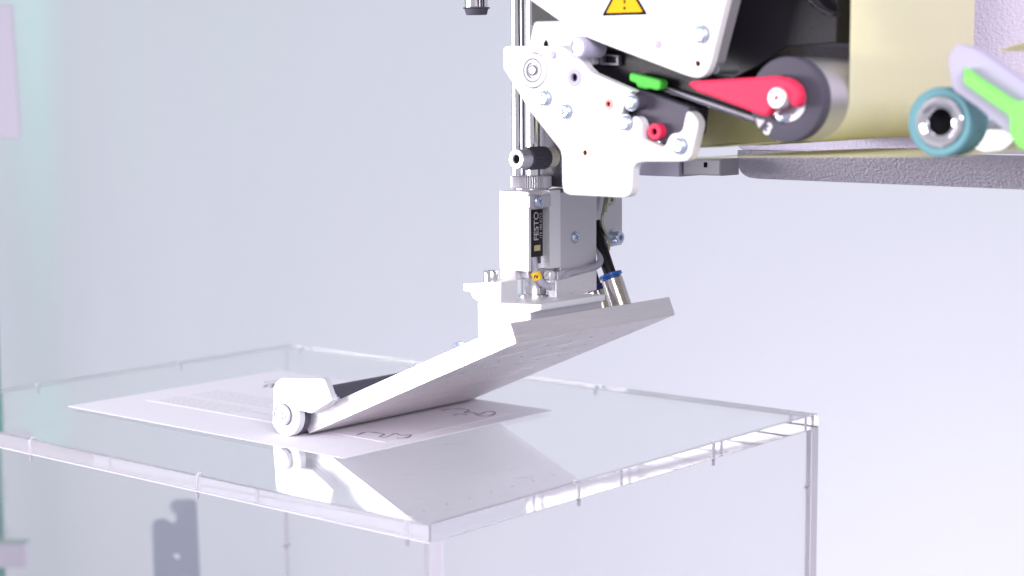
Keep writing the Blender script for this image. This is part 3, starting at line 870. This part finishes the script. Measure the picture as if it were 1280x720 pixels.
# sensor clip, screw and the sensor itself
cl0, cl1 = (119.26, 114.33), (134.49, 120.08)
prism('clip_plate', rounded([(120.3, cl0[1]), (135.6, cl0[1]), (135.6, cl1[1]), (120.3, cl1[1])], .5, 3), XF + .05, -48.4, 'alu_grey', ap, MAPX, ch=0.2)
hc = (126.11, 117.22)
cross_screw(ap, (-48.35, hc[0], hc[1]), 2.75, (1, 0, 0), 'steel', .6)
zt, zb = (129.76, 113.22)[1], (129.61, 91.54)[1]
sy0, sy1 = (126.5, 99.49)[0], (134.71, 98.92)[0]
sn = box('sensor', -53.3, -52.6, sy0, sy1, zb, zt, 'black', ap, 0.12)
box('sensor_neck', -53.3, -52.5, sy0 + 1.2, sy1 - 1.6, zb - 3.2, zb - .05, 'rubber', sn, 0.1)
lettering('lettering', 'FESTO', 4.7, (-52.52, sy0 + 3.4, (128.55, 105.59)[1]), (0, 0, 1), (0, -1, 0), 'print_grey', sn, 0.05, bold=0.012)
lettering('lettering', '173 183 K713', 2.1, (-52.52, sy1 - 1.6, (128.55, 105.59)[1]), (0, 0, 1), (0, -1, 0), 'print_grey', sn, 0.05)
l0, l1 = (128.18, 94.23), (132.54, 96.86)
prism('indicator_lamp', [(l0[0], l0[1]), (l1[0], l0[1]), (l1[0], l1[1]), (l0[0], l1[1])], -52.58, -52.4, 'led', sn, MAPX)
def XP(lst, xs):
    return [(x, p[0], p[1]) for p, x in zip(lst, xs)]
cab = tube('sensor_cable', XP([(126.16, 91.59), (126.12, 87.19), (126.38, 83.13), (128.67, 79.62), (133.89, 77.67), (139.77, 78.07), (143.34, 80.55), (147.53, 82.82), (157.21, 83.14), (167.07, 84.22), (172.07, 86.12), (174.58, 89.76), (175.85, 94.27)],
           [-51.5, -50.5, -49.5, -48, -47.4, -47.2, -47.2, -47.2, -47.4, -47.4, -48, -50, -53]), 1.69, 'cable', ap, 16)
m0, m1 = (125.8, 85.04), (126.75, 81.65)
mk = tube('cable_marker', [(-50.0, m0[0], m0[1]), (-49.2, m1[0], m1[1])], 2.31, 'yellow_tag', cab, 20, 1)
mm = (122.9, 83.26)
lettering('lettering', '2', 3.4, (-47.05, mm[0], mm[1]), (0, .25, 1), (0, -1, .25), 'print_black', mk, 0.05, bold=0.03)
mm = (135.54, 82.66)
lathe('slot_plug', [(0, -3), (2.4, -3), (2.4, 0), (2.0, .5), (0, .5)], (-48, mm[0], mm[1]), (1, 0, 0), 'alu_white', ap, 8)

# piston under the body
pc2 = (-58.57, 75.49)
lathe('piston', [(0, 6), (5.9, 6), (5.9, -1.6), (7.4, -1.9), (7.4, -3.1), (6.0, -3.4), (6.0, -6), (0, -6)], (pc2[0], 135, pc2[1]), (0, 0, 1), 'chrome', ap, 48)
# carriage: stepped end plate and tray
prism('end_plate', rounded([(-75.52, 80.0), (-52.87, 82.14), (-52.96, 72.26), (-66.84, 72.32), (-70.22, 73.94), (-71.17, 76.08), (-75.57, 76.32)], .35, 3), 105, 117, 'alu_white', ap, ch=0.3)
tray = [(-66.84, 72.1), (-29.75, 73.72), (-29.76, 71.09), (-39.42, 68.3), (-45.5, 64.03), (-52, 60.2), (-66.7, 53.6)]
box('spacer', -66.0, -49.8, 150, 156, 72.6, 81.4, 'dark_grey', ap, 0.3)  # dark box added for the shaded cavity behind the piston
prism('tray', rounded(tray, .3, 2), 105, 152, 'alu_white', ap, ch=0.3)
prism('tray_web', [(-62, 55.3), (-36.2, 66.25), (-36.2, 71.9), (-62, 71.9)], 105.6, 158, 'alu_grey', ap, ch=0.2)
g0 = [(133.49, 80.7), (164.22, 83.12), (164.21, 73.63), (133.44, 71.47)]
prism('clamp_plate', [tuple(p) for p in g0], -48.6, -44, 'alu_brushed', ap, MAPX, ch=0.25)
g1 = [(138.94, 84.16), (166.84, 85.25), (166.83, 83.16), (138.93, 80.64)]
prism('clamp_upper', [tuple(p) for p in g1], -60, -47.5, 'alu_grey', ap, MAPX, ch=0.2)
bc2 = (-64.66, 79.38)
socket_screw(ap, (bc2[0], 112, bc2[1] - 1), 3.58, 7.6, (0, 0, 1), 'chrome')

# side bracket with bolt and cable lug
s0 = [(177.33, 124.66), (197.83, 125.34), (197.9, 92.29), (177.3, 91.06)]
prism('side_bracket', [tuple(p) for p in s0], -58, -54, 'alu_grey', ap, MAPX, ch=0.3)
hc = (190.73, 96.31)
lathe('washer', [(0, .02), (3.9, .02), (3.9, .8), (0, .8)], (-54, hc[0], hc[1]), (1, 0, 0), 'steel', ap, 28)
socket_screw(ap, (-53.2, hc[0], hc[1]), 3.1, 3.6, (1, 0, 0), 'steel', 'bracket_screw')
tube('lug_wire', XP([(180.33, 111.98), (178.11, 108.27), (177.8, 103.68), (180.33, 98.91), (183.52, 94.83), (183.84, 90.55)], [-51, -51, -51, -51, -51.5, -52]), 0.85, 'olive', ap, 10)
tube('lug_crimp', XP([(182.23, 117.64), (180.64, 113.5), (179.38, 109.73)], [-51.3, -51, -51]), 1.35, 'olive', ap, 10)
hc = (188.09, 114.96)
lathe('lug_eye', [(1.2, .05), (3.0, .05), (3.0, .9), (1.2, .9), (1.2, .05)], (-54, hc[0], hc[1]), (1, 0, 0), 'olive', ap, 24)

# ---- tilted pad; (a, y, b) = along, across, through the pad
TA = math.atan2(57.1, 133.9)
ct, st_ = math.cos(TA), math.sin(TA)
def PM(a, y, b):
    return Vector((-165.2 + a * ct - b * st_, 89.8 + y, 0.9 + a * st_ + b * ct))
PL_, PW_, PT_ = 145.6, 121.0, 9.3
pad = prism('pad', [(1.2, 0.9), (PL_, 0.9), (PL_, PT_), (3.5, PT_), (0, 5.5), (0, 3)], 0, PW_, 'pad_metal', ap, lambda p, q, t: PM(p, t, q), ch=0.3)
holes = [circ((18 + 18 * i, 12 + 16.2 * j), 1.0, 12) for i in range(3, 7) for j in range(7)]
prism('hole_shade_sheet', [(2.0, 0.6), (PL_ - .7, 0.6), (PL_ - .7, PW_ - .7), (2.0, PW_ - .7)], 0.78, 0.85, 'hole', ap, lambda p, q, t: PM(p, q, t))  # dark sheet inside the sole, added so its holes look shaded
sole = prism('pad_sole', [(1.2, 0.2), (PL_ - .2, 0.2), (PL_ - .2, PW_ - .2), (1.2, PW_ - .2)], 0.05, 0.89, 'sole_metal', ap, lambda p, q, t: PM(p, q, t), holes=holes)
# hex bolts on the pad
for yy, aa in ((7, 106), (7, 18)):
    pc3 = PM(aa, yy, PT_)
    nrm = (PM(aa, yy, PT_ + 1) - pc3)
    lathe('hex_bolt', [(0, 0.02), (3.0, .02), (3.0, 2.4), (2.6, 2.8), (0, 2.8)], pc3, nrm, 'steel', ap, 6)

# roller and its brackets
RC = (-172.6, 10.7)
for side, (y0, y1) in enumerate(((82.0, 86.0), (215.0, 219.0))):
    circle = [(RC[0] + 10.6 * math.cos(R(a)), RC[1] + 10.4 * math.sin(R(a))) for a in range(-150, 21, 10)]
    outl = [(-153.76, 13.72), (-139.21, 21.59), (-144.15, 31.46), (-146.34, 31.7), (-174.27, 29.0), (-178.38, 26.71), (-180.52, 23.31), (-180.49, 15.37)]
    outl = circle[::1] + [tuple(p) for p in outl]
    bk = prism('roller_bracket', rounded(outl, .8, 3), y0, y1, 'alu_white', ap, ch=0.35)
    if side == 0:
        bm = bmesh.new()
        A = [Vector((p[0], 85.9, p[1])) for p in [(-153.77, 13.52), (-139.21, 21.48)]]
        Bq = [Vector((p[0], 89.6, p[1])) for p in [(-161.07, 11.74), (-146.95, 17.11)]]
        vs = [bm.verts.new(p) for p in (A[0], A[1], Bq[1], Bq[0])]
        vt = [bm.verts.new(p + Vector((-1.2, 0.4, 2.6))) for p in (A[0], A[1], Bq[1], Bq[0])]
        bm.faces.new(vs); bm.faces.new(vt)
        for i in range(4):
            bm.faces.new((vs[i], vs[(i + 1) % 4], vt[(i + 1) % 4], vt[i]))
        finish('bracket_foot', bm, 'alu_white', bk)
        c3 = (RC[0] - .6, 82, RC[1] + .3)
        lathe('groove_shade_ring', [(5.25, -.02), (5.55, -.02), (5.55, -.35), (5.25, -.35)], c3, (0, 1, 0), 'groove', bk, 48)
        bb = lathe('axle_bearing', [(5.2, 2), (5.2, -2.2), (4.9, -2.6), (4.2, -2.6), (4.0, -2.3), (3.6, -2.3), (3.5, -2.6), (2.6, -2.6), (2.5, -2.3), (2.2, -2.3), (2.1, -2.8), (0, -2.8)], c3, (0, 1, 0), 'alu_white', bk, 48)
        for ra, rb_ in ((4.0, 4.25), (2.45, 2.65), (1.4, 1.6)):
            lathe('groove_shade_ring', [(ra, -2.25 if ra > 2 else -2.7), (ra, -2.68 if ra > 2 else -2.86), (rb_, -2.68 if ra > 2 else -2.86), (rb_, -2.25 if ra > 2 else -2.7)], c3, (0, 1, 0), 'groove', bk, 40)
lathe('press_roller', [(0, 0), (9.9, 0), (10.3, .4), (10.3, 127.2), (9.9, 127.6), (0, 127.6)], (RC[0], 86.7, RC[1]), (0, 1, 0), 'rubber', ap, 56)

# push-in fittings and air tubes on the pad
def fitting(px_top, yy, a_pos, tubepts, collet):
    c = PM(a_pos, yy - 89.8, PT_)
    n = (PM(a_pos, 0, PT_ + 1) - PM(a_pos, 0, PT_)).normalized()
    ft = lathe('push_fitting', [(0, 0.05), (5.2, .05), (5.2, 13.5), (4.8, 14), (3.4, 14), (0, 14)], c, n, 'nickel', ap, 36)
    lathe('collet', [(3.3, 14.1), (4.6, 14.1), (4.6, 14.7), (5.6, 15.2), (5.6, 16.4), (3.2, 16.8)], c, n, collet, ft, 36)
    p0, p1 = c + n * 9, c + n * 24
    tube('air_tube', [p0, c + n * 16, p1] + [p1 + Vector(t) for t in tubepts], 2.95, 'black', ft, 20)
fitting(768, 176, 141.7, [(-7, 2, 14), (-14, 6, 30), (-18, 12, 60)], 'blue')
fitting(752, 190, 120.5, [(-7, 4, 14), (-13, 8, 30), (-16, 14, 60)], 'navy')
